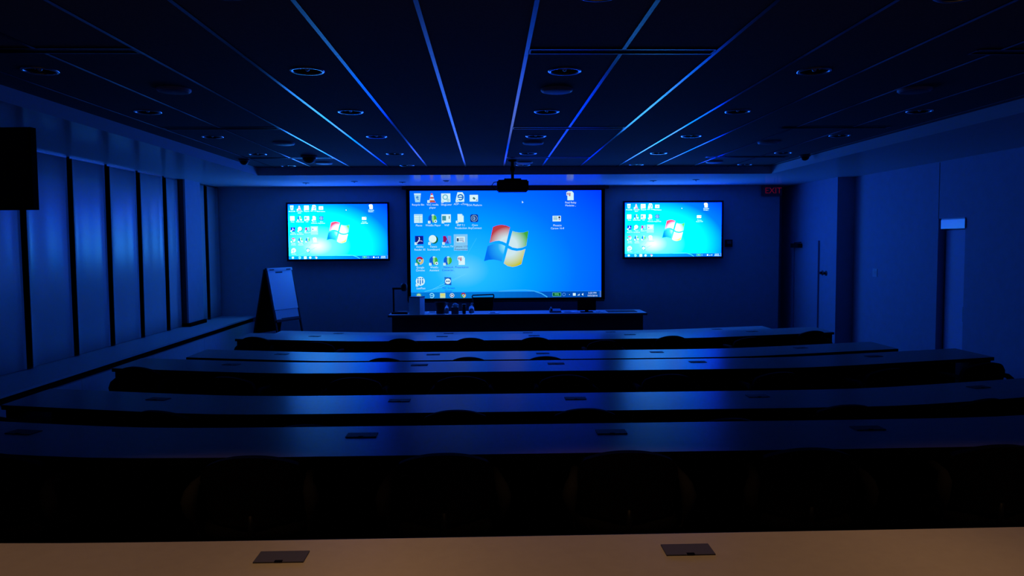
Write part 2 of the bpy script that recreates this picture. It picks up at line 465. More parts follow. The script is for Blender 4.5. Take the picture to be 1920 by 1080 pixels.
bm = B(); box(bm, -0.14, 0.13, 0, 0.66, 0.06, ZS - 0.68); obj('shaft', bm, M_wall, t)
bm = B(); box(bm, -0.14, 0.17, -0.04, 0.69, 0.0, 0.06); obj('plinth', bm, M_matte, t)
bm = B(); box(bm, -0.1, 0.1, -0.006, 0.0, 0.06, ZS - 0.68); obj('shade_plate', bm, M_lecbody, t)  # thin dark sheet added, puts the near side's shade into colour

# ------------------------------------------------------------------ right side
t = thing('recess_door', 'pale narrow door set in the shallow recess of the right wall', 'door', (XR + 0.13, 10.06, 0.0))
bm = B(); box(bm, -0.035, 0.008, -0.29, 0.27, 0.02, 2.17); obj('door_leaf', bm, M_doorB, t, bevel=0.003)
bm = B(); box(bm, -0.05, -0.035, -0.2, -0.16, 0.95, 1.15); obj('push_plate', bm, M_chrome, t)
t = thing('header_panel', 'small shiny pale header panel over the recess in the right wall', 'panel', (XR, 10.02, 2.25))
bm = B(); box(bm, -0.012, 0.05, -0.26, 0.25, -0.06, 0.08); obj('housing', bm, M_white, t)
bm = B(); box(bm, -0.018, -0.012, -0.272, 0.252, -0.061, 0.061); obj('satin_face', bm, M_header, t)
t = thing('wall_switch', 'small light switch plate on the right wall', 'switch', (XR, 12.05, 1.52))
bm = B(); box(bm, -0.008, 0, -0.07, 0.07, -0.065, 0.065); obj('plate', bm, M_white, t, bevel=0.003)
bm = B(); box(bm, -0.013, -0.007, -0.04, -0.01, -0.03, 0.03); box(bm, -0.013, -0.007, 0.015, 0.045, -0.03, 0.03); obj('rocker', bm, M_white, t)
t = thing('door_1', 'plain door in the far right wall beneath a dark closer', 'door', (XR2, 14.0, -0.16)); t['kind'] = 'structure'
bm = B(); box(bm, -0.03, 0.0, -0.52, 0.47, 0.01, 2.13); obj('door_leaf', bm, M_door, t)
bm = B(); box(bm, -0.05, 0.0, 0.47, 0.53, 0, 2.2); box(bm, -0.03, 0.0, -0.56, -0.522, 0, 2.2); box(bm, -0.035, 0.0, -0.52, 0.47, 2.13, 2.2); obj('door_frame', bm, M_door, t)
bm = B(); box(bm, -0.12, -0.03, 0.12, 0.46, 2.07, 2.15); obox(bm, (-0.10, 0.30, 2.16), (-0.14, -0.06, 2.17), 0.03, 0.02); obj('door_closer', bm, M_black, t)
for i, y in enumerate((13.30, 13.16)):
    t = thing('wall_control', 'small dark round control on the far right wall, %s of two' % ('left', 'right')[i], 'control', (XR2, y, 1.47), 0, 'pair of dark controls')
    bm = B(); lathe(bm, [(0.045, 0.0), (0.045, -0.012), (0.038, -0.016)], 20, axis='X'); obj('back_plate', bm, M_dim, t, smooth=True)
    bm = B(); lathe(bm, [(0.024, -0.015), (0.022, -0.05), (0.015, -0.055)], 16, axis='X'); obj('knob', bm, M_black, t, smooth=True)

# text helper
TXT = {}
def text_mesh(s, align='CENTER'):
    if (s, align) in TXT: return TXT[(s, align)]
    cu = bpy.data.curves.new('txt', 'FONT'); cu.body = s; cu.size = 1.0; cu.align_x = align; cu.align_y = 'CENTER'
    cu.resolution_u = 2
    o = bpy.data.objects.new('txt', cu); C.objects.link(o)
    bpy.context.view_layer.update()
    me = bpy.data.meshes.new_from_object(o.evaluated_get(bpy.context.evaluated_depsgraph_get()))
    bpy.data.objects.remove(o, do_unlink=True)
    TXT[(s, align)] = me
    return me
def text(name, s, m, parent, x, z, size, y=0.0, align='CENTER', sx=1.0):
    me = text_mesh(s, align).copy(); me.materials.clear(); me.materials.append(m)
    o = bpy.data.objects.new(name, me); C.objects.link(o); o.parent = parent
    o.location = (x, y, z); o.rotation_euler = (PI / 2, 0, 0); o.scale = (size * sx, size, size)
    return o

t = thing('exit_sign', 'dim red EXIT sign high on the front wall at its right end', 'sign', (5.45, YF, 3.0))
bm = B(); box(bm, -0.19, 0.19, -0.06, 0, -0.1, 0.1); obj('housing', bm, M_dim, t, bevel=0.006)
text('lettering', 'EXIT', emis((75, 4, 30), (1, 1, 1), 'exit_red'), t, 0.02, 0.0, 0.16, -0.0615)
t = thing('wall_control_box', 'small black control box on the front wall right of the right display', 'control', (4.63, YF, 2.0))
bm = B(); box(bm, -0.065, 0.065, -0.05, 0, -0.07, 0.07); obj('case', bm, M_black, t, bevel=0.006)
bm = B(); box(bm, -0.04, 0.04, -0.053, -0.049, -0.01, 0.045); obj('face_plate', bm, M_dim, t)

# ------------------------------------------------------------------ desktop picture shown on the three screens
ICONS = [  # u, v of the icon, kind, caption lines
    (.040, .064, 'bin', ['Recycle Bin']), (.115, .064, 'cone', ['VLC media', 'player']), (.187, .064, 'gear', ['SlingLister']), (.262, .060, 'epage', ['ADP - eTime']), (.333, .070, 'card', ['EOA Platform']),
    (.043, .255, 'table', ['Places']), (.117, .255, 'orbcut', ['WebEx Player']), (.188, .255, 'window', ['VNP']), (.262, .255, 'page', ['ERP 7.1', 'Production']), (.334, .255, 'badge', ['Cisco', 'AnyConnect']),
    (.046, .453, 'reader', ['Adobe', 'Reader XI']), (.117, .453, 'racket', ['Tennis', 'Scoreboard']), (.190, .453, 'xbars', ['Kaltura TV']), (.262, .453, 'selected', ['Lenovo 1/15', 'Presentation']),
    (.047, .646, 'wheel', ['Google', 'Chrome']), (.120, .646, 'orbdot', ['WebEx', 'Assistant']), (.194, .646, 'orb', ['Network', 'Connectio...']), (.264, .646, 'ppt', ['Presentation']),
    (.049, .840, 'people', ['LastPass']), (.193, .840, 'arrows', ['TSC Screen', 'Viewer']),
    (.836, .050, 'ppt', ['Final Relay', 'Modules ..']), (.766, .262, 'idcard', ['Phoenix', 'Carson 16-8'])]
FLAG = {'red': [(305, 155), (350, 136), (400, 120), (480, 110), (570, 125), (655, 160), (575, 485), (500, 450), (430, 432), (350, 438), (235, 470)],
        'green': [(700, 235), (760, 255), (850, 268), (930, 265), (1030, 235), (985, 540), (900, 575), (800, 588), (700, 570), (620, 525)],
        'blue': [(195, 540), (300, 500), (400, 490), (480, 505), (555, 540), (480, 852), (400, 825), (310, 810), (220, 815), (120, 840)],
        'yellow': [(605, 585), (680, 620), (780, 640), (880, 630), (965, 600), (880, 910), (780, 950), (700, 965), (600, 945), (520, 890)]}
def picture(parent, W, H, gain, tv):
    """the lit picture in the parent's xz plane, origin at its centre, facing -y"""
    X = lambda u: (u - 0.5) * W
    Z = lambda v: (0.5 - v) * H
    if tv:
        st = [(0, (240, 250, 255)), (.14, (110, 240, 255)), (.34, (0, 190, 250)), (.56, (0, 125, 245)), (.78, (0, 60, 230)), (1, (0, 36, 215))]
        wm = grad('display_wallpaper', st, gain, 0.29, 0.76, 1.0, 0.9, 0.02, 0.95, sample=True)
    else:
        st = [(0, (95, 205, 250)), (.12, (30, 185, 250)), (.35, (0, 160, 252)), (.62, (0, 115, 250)), (1, (0, 62, 215))]
        wm = grad('projected_wallpaper', st, gain, 0.27, 0.74, 1.0, 0.85, 0.03, 0.95, sample=True)
    bm = B(); uvl = bm.loops.layers.uv.new('UVMap')
    vs = [bm.verts.new(p) for p in ((X(0), 0, Z(1)), (X(1), 0, Z(1)), (X(1), 0, Z(0)), (X(0), 0, Z(0)))]
    f = bm.faces.new(vs)
    for l, q in zip(f.loops, ((0, 1), (1, 1), (1, 0), (0, 0))): l[uvl].uv = q
    scr = obj('screen_image', bm, wm, parent)
    A = H / W
    ig = tuple(min(g, 1.0 + 0.0 * g) for g in gain) if not tv else (2.2, 2.6, 4.0)
    E_ = lambda *c: emis(c, ig, 'pixel_glow_tv' if tv else 'pixel_glow')
    class Pic:
        def __init__(s): s.bm = B(); s.mats = []; s.d = 0
        def mi(s, m):
            if m not in s.mats: s.mats.append(m)
            return s.mats.index(m)
        def poly(s, pts, m, lay):
            vv = [s.bm.verts.new((X(u), -0.002 - 0.0008 * lay, Z(v))) for u, v in pts]
            f = s.bm.faces.new(vv); f.normal_update()
            if f.normal.y > 0: f.normal_flip()
            f.material_index = s.mi(m)
        def rect(s, u0, v0, u1, v1, m, lay): s.poly([(u0, v0), (u0, v1), (u1, v1), (u1, v0)], m, lay)
        def disc(s, u, v, r, m, lay, a0=0, a1=2 * PI, n=20, inner=0):
            pts = [(u + r * A * math.cos(a0 + (a1 - a0) * k / n), v + r * math.sin(a0 + (a1 - a0) * k / n)) for k in range(n + (0 if a1 - a0 > 6.2 and not inner else 1))]
            if inner:
                for k in range(n):
                    a = a0 + (a1 - a0) * k / n; b = a0 + (a1 - a0) * (k + 1) / n
                    s.poly([(u + r * A * math.cos(a), v + r * math.sin(a)), (u + r * A * math.cos(b), v + r * math.sin(b)),
                            (u + inner * A * math.cos(b), v + inner * math.sin(b)), (u + inner * A * math.cos(a), v + inner * math.sin(a))], m, lay)
            else: s.poly(pts, m, lay)
        def line(s, pts, w, m, lay):
            for (a, b), (c, d) in zip(pts, pts[1:]):
                dx, dz = (c - a) / A, d - b; l = math.hypot(dx, dz) or 1
                nx, nz = -dz / l * w / 2 * A, dx / l * w / 2
                s.poly([(a + nx, b + nz), (c + nx, d + nz), (c - nx, d - nz), (a - nx, b - nz)], m, lay)
        def done(s, name): return obj(name, s.bm, s.mats, scr)
    WHT, PALE, NAVY = E_(225, 245, 252), E_(165, 215, 245), E_(10, 35, 110)
    def shortcut(p, u, v):
        p.rect(u - .024, v + .022, u - .011, v + .046, WHT, 8)
        p.poly([(u - .020, v + .040), (u - .0145, v + .034), (u - .017, v + .030), (u - .0125, v + .027), (u - .0125, v + .036), (u - .0145, v + .033)][:4], NAVY, 9)
    for (u, v, k, cap) in ICONS:
        p = Pic(); sc_ = True
        if k == 'bin':
            sc_ = False
            p.poly([(u - .018, v - .038), (u + .018, v - .038), (u + .013, v + .040), (u - .012, v + .040)], PALE, 1)
            p.poly([(u - .018, v - .041), (u + .018, v - .041), (u + .017, v - .030), (u - .017, v - .030)], WHT, 2)
            p.poly([(u - .008, v - .008), (u, v - .018), (u + .007, v - .006), (u + .003, v + .004), (u - .006, v + .006)], E_(70, 140, 215), 3)
            p.poly([(u - .005, v + .010), (u + .008, v + .008), (u + .004, v + .020)], E_(60, 120, 205), 3)
        elif k == 'cone':
            p.poly([(u - .005, v - .042), (u + .004, v - .042), (u + .014, v + .03), (u - .014, v + .03)], E_(210, 90, 70), 1)
            p.poly([(u - .007, v - .026), (u + .006, v - .026), (u + .009, v - .008), (u - .009, v - .008)], WHT, 2)
            p.poly([(u - .012, v + .008), (u + .011, v + .008), (u + .013, v + .022), (u - .013, v + .022)], WHT, 2)
            p.poly([(u - .019, v + .044), (u - .014, v + .026), (u + .015, v + .026), (u + .021, v + .044)], E_(200, 95, 60), 1)
        elif k == 'gear':
            p.rect(u - .024, v - .040, u + .024, v + .040, WHT, 1)
            p.disc(u - .003, v - .006, .026, E_(120, 190, 210), 2, 0, 6.283, 18, .016)
            p.disc(u + .012, v + .022, .012, E_(130, 190, 200), 2, 0, 6.283, 14, .006)
        elif k == 'epage':
            p.poly([(u - .014, v - .046), (u + .012, v - .046), (u + .021, v - .02), (u + .021, v + .042), (u - .022, v + .042), (u - .022, v + .01)], WHT, 1)
            p.disc(u + .001, v, .030, E_(20, 110, 200), 2, -2.9, 2.3, 20, .018)
            p.rect(u - .013, v - .004, u + .014, v + .006, E_(20, 110, 200), 3)
        elif k == 'card':
            sc_ = False
            p.rect(u - .022, v - .032, u + .022, v + .030, WHT, 1)
            p.poly([(u - .008, v - .002), (u, v - .012), (u + .009, v + .002), (u + .002, v + .014)], E_(60, 110, 120), 2)
            p.rect(u + .011, v + .012, u + .019, v + .024, E_(150, 160, 200), 2)
        elif k == 'table':
            sc_ = False
            p.rect(u - .022, v - .040, u + .022, v + .040, WHT, 1)
            p.rect(u - .020, v - .036, u + .020, v - .026, PALE, 2)
            for q in (-.012, .004, .020): p.rect(u - .020, v + q, u + .020, v + q + .004, E_(150, 205, 215), 2)
            p.rect(u + .004, v - .024, u + .007, v + .036, E_(150, 205, 235), 3)
        elif k in ('orb', 'orbdot', 'orbcut'):
            p.disc(u, v, .040, E_(15, 95, 215), 1, PI / 2, 1.5 * PI, 14)
            p.disc(u, v, .040, E_(70, 180, 60), 1, -PI / 2, PI / 2, 14)
            p.poly([(u - .003, v - .040), (u + .006, v - .036), (u + .007, v + .02), (u + .001, v + .040), (u - .004, v + .01)], E_(150, 220, 150), 2)
            p.disc(u + .002, v - .026, .014, E_(190, 230, 240), 3, PI, 2 * PI, 10)
            if k != 'orb':
                p.disc(u + .015, v + .026, .015, WHT, 5); p.disc(u + .015, v + .026, .006, NAVY, 6, n=10)
        elif k == 'window':
            p.rect(u - .024, v - .038, u + .024, v + .038, WHT, 1); p.rect(u - .021, v - .024, u - .001, v + .020, E_(60, 150, 170), 2)
            p.rect(u + .014, v - .022, u + .018, v + .004, E_(40, 110, 110), 2)
        elif k == 'page':
            p.poly([(u - .015, v - .040), (u + .008, v - .040), (u + .017, v - .022), (u + .017, v + .036), (u - .015, v + .036)], WHT, 1)
            p.poly([(u + .008, v - .040), (u + .017, v - .022), (u + .008, v - .022)], PALE, 2)
        elif k == 'badge':
            sc_ = False
            p.poly([(u - .021, v - .026), (u - .016, v - .037), (u + .016, v - .037), (u + .021, v - .026), (u + .021, v + .026), (u + .016, v + .037), (u - .016, v + .037), (u - .021, v + .026)], E_(15, 60, 140), 1)
            p.disc(u, v, .030, E_(160, 190, 225), 2, 0, 6.283, 20, .026)
            p.disc(u + .001, v, .018, E_(150, 190, 225), 2, 1.8, 4.5, 12, .013)
            p.poly([(u - .001, v - .02), (u + .006, v - .006), (u + .006, v + .01), (u - .001, v + .022)], E_(130, 170, 215), 2)
        elif k == 'reader':
            p.rect(u - .022, v - .038, u + .022, v + .040, E_(18, 30, 130), 1)
            p.line([(u - .014, v + .03), (u - .004, v + .012), (u + .002, v - .01), (u - .001, v - .026)], .008, WHT, 2)
            p.line([(u - .004, v + .012), (u + .008, v + .008), (u + .017, v + .014)], .006, E_(210, 190, 235), 2)
        elif k == 'racket':
            p.disc(u + .006, v - .002, .040, E_(20, 110, 60), 1)
            p.disc(u - .001, v - .008, .036, WHT, 2); p.poly([(u - .018, v + .012), (u - .004, v + .022), (u - .018, v + .044), (u - .022, v + .040)], PALE, 3)
        elif k == 'xbars':
            p.poly([(u - .020, v - .036), (u - .006, v - .036), (u + .003, v - .006), (u - .008, v + .03), (u - .020, v + .03)], E_(150, 20, 90), 1)
            p.poly([(u + .004, v - .036), (u + .022, v - .036), (u + .022, v + .036), (u + .014, v + .036), (u + .006, v - .004)], E_(130, 150, 225), 1)
            p.poly([(u + .003, v + .002), (u + .012, v + .036), (u - .008, v + .036)], E_(60, 90, 190), 2)
        elif k == 'selected':
            sc_ = False
            p.rect(u - .036, v - .050, u + .036, v + .102, E_(135, 200, 245), 1)
            p.rect(u - .022, v - .028, u + .022, v + .024, WHT, 2)
            p.rect(u - .020, v - .014, u - .010, v + .016, E_(40, 70, 110), 3)
            for q in (-.016, -.004, .008): p.rect(u - .007, v + q, u + .016, v + q + .006, E_(110, 140, 190), 3)
            p.rect(u + .010, v + .012, u + .018, v + .022, E_(190, 170, 200), 4)
        elif k == 'wheel':
            for q, c in enumerate(((175, 35, 70), (215, 190, 130), (35, 150, 100))):
                p.disc(u, v, .038, E_(*c), 1, -2.6 + q * 2.094, -2.6 + (q + 1) * 2.094, 9, .0155)
            p.disc(u, v, .0165, WHT, 2); p.disc(u, v, .0125, E_(50, 130, 220), 3)
        elif k == 'ppt':
            sc_ = False
            p.poly([(u - .014, v - .042), (u + .010, v - .042), (u + .019, v - .024), (u + .019, v + .042), (u - .014, v + .042)], WHT, 1)
            p.rect(u - .019, v - .034, u + .004, v - .002, E_(235, 240, 250), 2)
            for q in (-.016, -.009, -.002): p.rect(u + q, v - .028, u + q + .004, v - .008, E_(150, 80, 120), 3)
            p.rect(u - .006, v - .012, u + .002, v + .004, E_(190, 120, 150), 4)
        elif k == 'people':
            p.disc(u, v - .002, .042, WHT, 1)
            for du in (-.012, 0, .012):
                p.disc(u + du, v - .026, .007, E_(25, 120, 215), 2, n=12); p.rect(u + du - .003, v - .014, u + du + .003, v + .030 - abs(du), E_(25, 120, 215), 2)
        elif k == 'arrows':
            sc_ = False
            p.poly([(u - .018, v - .040), (u + .017, v - .034), (u + .018, v + .038), (u - .017, v + .032)], E_(20, 95, 185), 1)
            p.disc(u, v, .026, WHT, 2)
            p.poly([(u - .011, v), (u - .005, v - .01), (u - .005, v + .01)], E_(20, 70, 140), 3); p.poly([(u + .011, v), (u + .005, v + .01), (u + .005, v - .01)], E_(20, 70, 140), 3)
            p.rect(u - .005, v - .003, u + .005, v + .003, E_(20, 70, 140), 3)
        elif k == 'idcard':
            sc_ = False
            p.rect(u - .022, v - .026, u + .022, v + .026, WHT, 1); p.rect(u + .009, v - .020, u + .018, v - .004, E_(15, 30, 60), 2)
            p.rect(u + .010, v - .003, u + .017, v + .014, E_(170, 150, 200), 2)
            for q in (-.018, -.006, .006): p.rect(u - .018, v + q, u + .004, v + q + .006, E_(110, 160, 190), 2)
        if sc_: shortcut(p, u, v)
        p.done('desktop_icon')
        for q, line in enumerate(cap):
            m = E_(10, 40, 100) if (k in ('selected',) or (v > .6 and u > .18 and u < .4)) else WHT
            text('icon_caption', line, m, scr, X(u + .003), Z(v + .064 + .027 * q), H * 0.026, -0.012, sx=0.95)
    # streaks of light and the flag emblem
    for pts, lw, col in (([(.07, .935), (.16, .895), (.26, .80)], .004, (90, 205, 250)), ([(.13, .92), (.21, .75), (.30, .58), (.345, .44)], .003, (60, 195, 250)),
                         ([(.10, .925), (.2, .84), (.285, .775)], .003, (110, 215, 250)), ([(.46, .938), (.53, .930), (.60, .929), (.645, .938), (.685, .962), (.715, .996)], .010, (60, 175, 250))):
        p = Pic(); p.line(pts, lw, E_(*col), 1 if lw < .01 else 3); p.done('light_streak')
    fcx, fcy = (895 + 600 / 10.8 - 768.5) / 359, (410 + 540 / 10.8 - 357) / 200
    colr = {'red': (196, 60, 70), 'green': (70, 170, 60), 'blue': (0, 110, 240), 'yellow': (205, 195, 40)}
    for c, pts in FLAG.items():
        pts = [((895 + a / 10.8 - 768.5) / 359, (410 + b / 10.8 - 357) / 200) for a, b in pts]
        wht = (215, 232, 240)
        dark = colr[c]
        g = grad('emblem_' + c + ('_tv' if tv else ''), [(0, wht if c != 'blue' else (150, 230, 250)), (.35, wht if c != 'blue' else (40, 175, 250)), (1, dark)], ig, fcx, fcy, 1 / A, 1.0, 0.03, 0.20 if c != 'red' else 0.18)
        bm = B(); uvl = bm.loops.layers.uv.new('UVMap')
        cu = sum(a for a, b in pts) / len(pts); cv = sum(b for a, b in pts) / len(pts)
        cvx = bm.verts.new((X(cu), -0.004, Z(cv))); ring = [bm.verts.new((X(a), -0.004, Z(b))) for a, b in pts]
        for k in range(len(pts)):
            k2 = (k + 1) % len(pts)
            f = bm.faces.new((cvx, ring[k], ring[k2]))
            f.normal_update()
            if f.normal.y > 0: f.normal_flip()
            for l in f.loops: l[uvl].uv = (l.vert.co.x / W + .5, .5 - l.vert.co.z / H)
        obj('emblem_pane', bm, g, scr)
    # taskbar with its buttons, tray and clock
    p = Pic()
    p.rect(0, .941, .40, 1, E_(0, 118, 215), 1); p.rect(.76, .941, 1, 1, E_(0, 78, 188), 2)
    for q in range(12): p.rect(.40 + .03 * q, .941, .43 + .03 * q, 1, E_(0, 118 - 3.2 * q, 215 - 2 * q), 1)
    p.rect(0, .940, 1, .943, E_(40, 150, 235), 3); p.rect(.992, .941, 1, 1, E_(70, 120, 220), 3)
    p.done('taskbar')
    def tbicon(fn):
        q = Pic(); fn(q); q.done('taskbar_icon')
    tbicon(lambda q: (q.disc(.040, .972, .026, E_(60, 150, 170), 4), q.disc(.040, .972, .018, E_(190, 220, 160), 5), q.rect(.0395, .954, .0405, .990, E_(40, 110, 190), 6)))
    tbicon(lambda q: (q.disc(.108, .973, .024, E_(150, 225, 250), 4, -2.7, 2.4, 18, .016), q.rect(.098, .970, .121, .977, E_(150, 225, 250), 4)))
    tbicon(lambda q: (q.rect(.151, .950, .179, .996, E_(205, 220, 170), 4), q.rect(.155, .958, .175, .975, E_(225, 215, 120), 5)))
    tbicon(lambda q: (q.disc(.214, .973, .021, E_(235, 240, 250), 4), q.disc(.214, .973, .0165, E_(90, 90, 140), 5), q.poly([(.210, .960), (.221, .973), (.210, .986)], WHT, 6)))
    tbicon(lambda q: ([q.disc(.273, .973, .024, E_(*c), 4, -2.6 + n * 2.094, -2.6 + (n + 1) * 2.094, 8, .010) for n, c in enumerate(((175, 35, 70), (215, 190, 110), (35, 150, 90)))], q.disc(.273, .973, .011, WHT, 5), q.disc(.273, .973, .008, E_(50, 130, 220), 6)))
    tbicon(lambda q: (q.rect(.742, .953, .788, .990, E_(90, 190, 170), 4), q.rect(.744, .957, .786, .986, E_(0, 95, 60), 5)))
    tbicon(lambda q: (q.disc(.803, .972, .016, E_(90, 150, 225), 4, 0, 6.283, 14, .011),))
    tbicon(lambda q: (q.rect(.850, .960, .865, .985, WHT, 4), q.poly([(.873, .984), (.886, .984), (.886, .964)], E_(180, 215, 250), 4), q.poly([(.896, .973), (.905, .960), (.905, .987)], WHT, 4), q.poly([(.829, .976), (.835, .976), (.832, .970)], WHT, 4)))
    text('tray_text', '99%', E_(120, 235, 150), scr, X(.765), Z(.972), H * .026, -0.011)
    text('tray_text', '3:33 PM', WHT, scr, X(.953), Z(.961), H * .024, -0.011)
    text('tray_text', '10/5/2016', WHT, scr, X(.953), Z(.986), H * .024, -0.011)
    p = Pic(); p.poly([(.584, .095), (.584, .118), (.588, .113), (.5925, .112)], WHT, 5); p.done('mouse_pointer')
    return scr

# projection screen
t = thing('projection_screen', 'large projection screen showing a blue computer desktop, in the middle of the front wall', 'screen', (0.333, 14.43, 2.0045))
SW, SH = 3.605, 2.023
hw, hh = SW / 2, SH / 2
bm = B(); box(bm, -hw - 0.07, hw + 0.07, 0.004, 0.012, -hh - 0.05, hh + 0.1)
obj('screen_cloth', bm, M_matte, t)
bm = B()
box(bm, -hw - 0.06, -hw, -0.004, 0.004, -hh - 0.05, hh + 0.05); box(bm, hw, hw + 0.06, -0.004, 0.004, -hh - 0.05, hh + 0.05)
box(bm, -hw, hw, -0.004, 0.004, hh, hh + 0.05); box(bm, -hw, hw, -0.004, 0.004, -hh - 0.05, -hh)
obj('black_border', bm, M_matte, t)
bm = B(); box(bm, -hw - 0.14, hw + 0.14, -0.05, 0.13, hh + 0.03, hh + 0.085); obj('roller_case', bm, M_black, t, bevel=0.008)
bm = B(); tube(bm, [(-hw - 0.06, 0.005, -hh - 0.06), (hw + 0.06, 0.005, -hh - 0.06)], 0.018); obj('weight_bar', bm, M_black, t)
picture(t, SW, SH, GAIN_MAIN, False)

for nm, cx, side in (('wall_display', -2.832, 'left'), ('wall_display', 3.527, 'right')):
    t = thing(nm, 'flat wall display with an overexposed cyan desktop picture, %s of the projection screen' % side, 'display', (cx, 14.5, 2.2655), 0, 'pair of wall displays')
    W, H = 1.855, 1.03
    bm = B(); box(bm, -W / 2 - 0.035, W / 2 + 0.035, 0.002, 0.05, -H / 2 - 0.04, H / 2 + 0.035); obj('back_case', bm, M_black, t, bevel=0.006)
    bm = B()
    box(bm, -W / 2 - 0.035, -W / 2, -0.012, 0.01, -H / 2 - 0.04, H / 2 + 0.035); box(bm, W / 2, W / 2 + 0.035, -0.012, 0.01, -H / 2 - 0.04, H / 2 + 0.035)
    box(bm, -W / 2, W / 2, -0.012, 0.01, H / 2, H / 2 + 0.035); box(bm, -W / 2, W / 2, -0.012, 0.01, -H / 2 - 0.04, -H / 2)
    obj('bezel', bm, M_black, t)
    bm = B(); box(bm, -0.3, 0.3, 0.05, YF - 14.5, -0.2, 0.2); obj('wall_mount', bm, M_black, t)
    picture(t, W, H, GAIN_TV, True)

# ------------------------------------------------------------------ rows of desks
ROWS = [  # near edge y, depth, top z, floor z, words
    (11.85, 0.64, 0.58, -0.16, 'front-most row of desks, almost hidden behind the row nearer the viewer'),
    (10.13, 0.68, 0.74, 0.0, 'second row of desks from the front, chair backs rising over its edge'),
    (8.43, 0.66, 0.74, 0.0, 'third row of desks from the front, a thin bright strip'),
    (6.70, 0.62, 0.90, 0.16, 'fourth row of desks from the front, its edge ending in the dark at both ends'),
    (5.09, 0.62, 0.90, 0.16, 'fifth row of desks from the front, under the blue shine'),
    (3.49, 0.58, 1.06, 0.32, 'second nearest row of desks, wide dark blue top'),
    (1.90, 0.60, 1.06, 0.32, 'nearest row of desks, warm tan top in the foreground')]
HX = [-2.45, -0.655, 0.625, 1.97, 3.78]
def ribbon(bm, xa, xb, y0, d0, d1, z0, z1, n=36, mi=0, flat=False):
    rows = []
    for k in range(n + 1):
        x = xa + (xb - xa) * k / n
        by = 0.0 if flat else bend(x)
        rows.append([bm.verts.new((x, y0 + by + d, z)) for d, z in ((d0, z0), (d1, z0), (d1, z1), (d0, z1))])
    for a, b in zip(rows, rows[1:]):
        for i in range(4):
            f = bm.faces.new((a[i], b[i], b[(i + 1) % 4], a[(i + 1) % 4])); f.material_index = mi
    bm.faces.new(rows[0]); bm.faces.new(list(reversed(rows[-1])))
    bmesh.ops.recalc_face_normals(bm, faces=bm.faces[:])
for i, (yn, dep, zt, zf, words) in enumerate(ROWS):
    xa, xb = (-3.5, 4.9)
    if i == 0: xb = 4.7
    flat = False
    t = thing('desk_row', words, 'desk', (0, yn, zf), 0, 'curved rows of desks')
    h = zt - zf
    bm = B(); ribbon(bm, xa, xb, 0, 0.004, dep - 0.004, h - 0.004, h, flat=flat); ribbon(bm, xa + .02, xb - .02, 0, 0.02, dep - 0.02, h - 0.03, h - 0.004, flat=flat)
    obj('desktop', bm, M_top, t)
    bm = B(); ribbon(bm, xa - .001, xb + .001, 0, 0.0, 0.0045, h - 0.034, h - 0.0005); ribbon(bm, xa - .001, xb + .001, 0, dep - 0.0045, dep, h - 0.034, h - 0.0005)
    obj('edge_band', bm, M_edge, t)
    bm = B(); ribbon(bm, xa + 0.08, xb - 0.08, 0, dep - 0.12, dep - 0.10, 0.08, h - 0.03)
    obj('modesty_panel', bm, M_modesty, t)
    for x in (-1.64, 0.19, 1.05, 2.9):
        bm = B(); by = bend(x)
        box(bm, x - 0.02, x + 0.02, by + 0.12, by + dep - 0.1, 0.0, 0.03); box(bm, x - 0.02, x + 0.02, by + 0.3, by + 0.38, 0.03, h - 0.03)
        obj('leg', bm, M_modesty, t)
    for x in (xa + 0.03, xb - 0.03):
        bm = B(); by = bend(x); box(bm, x - 0.012, x + 0.012, by + 0.03, by + dep - 0.03, 0.0, h - 0.03); obj('end_panel', bm, M_modesty, t)
    for x in HX:
        by = bend(x); sl = (bend(x + .05) - bend(x - .05)) / 0.1
        bm = B(); box(bm, -0.077, 0.077, -0.042, 0.042, 0.0, 0.004, 0); box(bm, -0.012, 0.012, -0.043, -0.030, 0.0035, 0.005, 1)
        o = obj('power_hatch', bm, [M_hatch, M_matte], t)
        o.location = (x, by + dep * 0.66 + (0.06 if i == 6 else 0), h); o.rotation_euler = (0, 0, math.atan(sl))

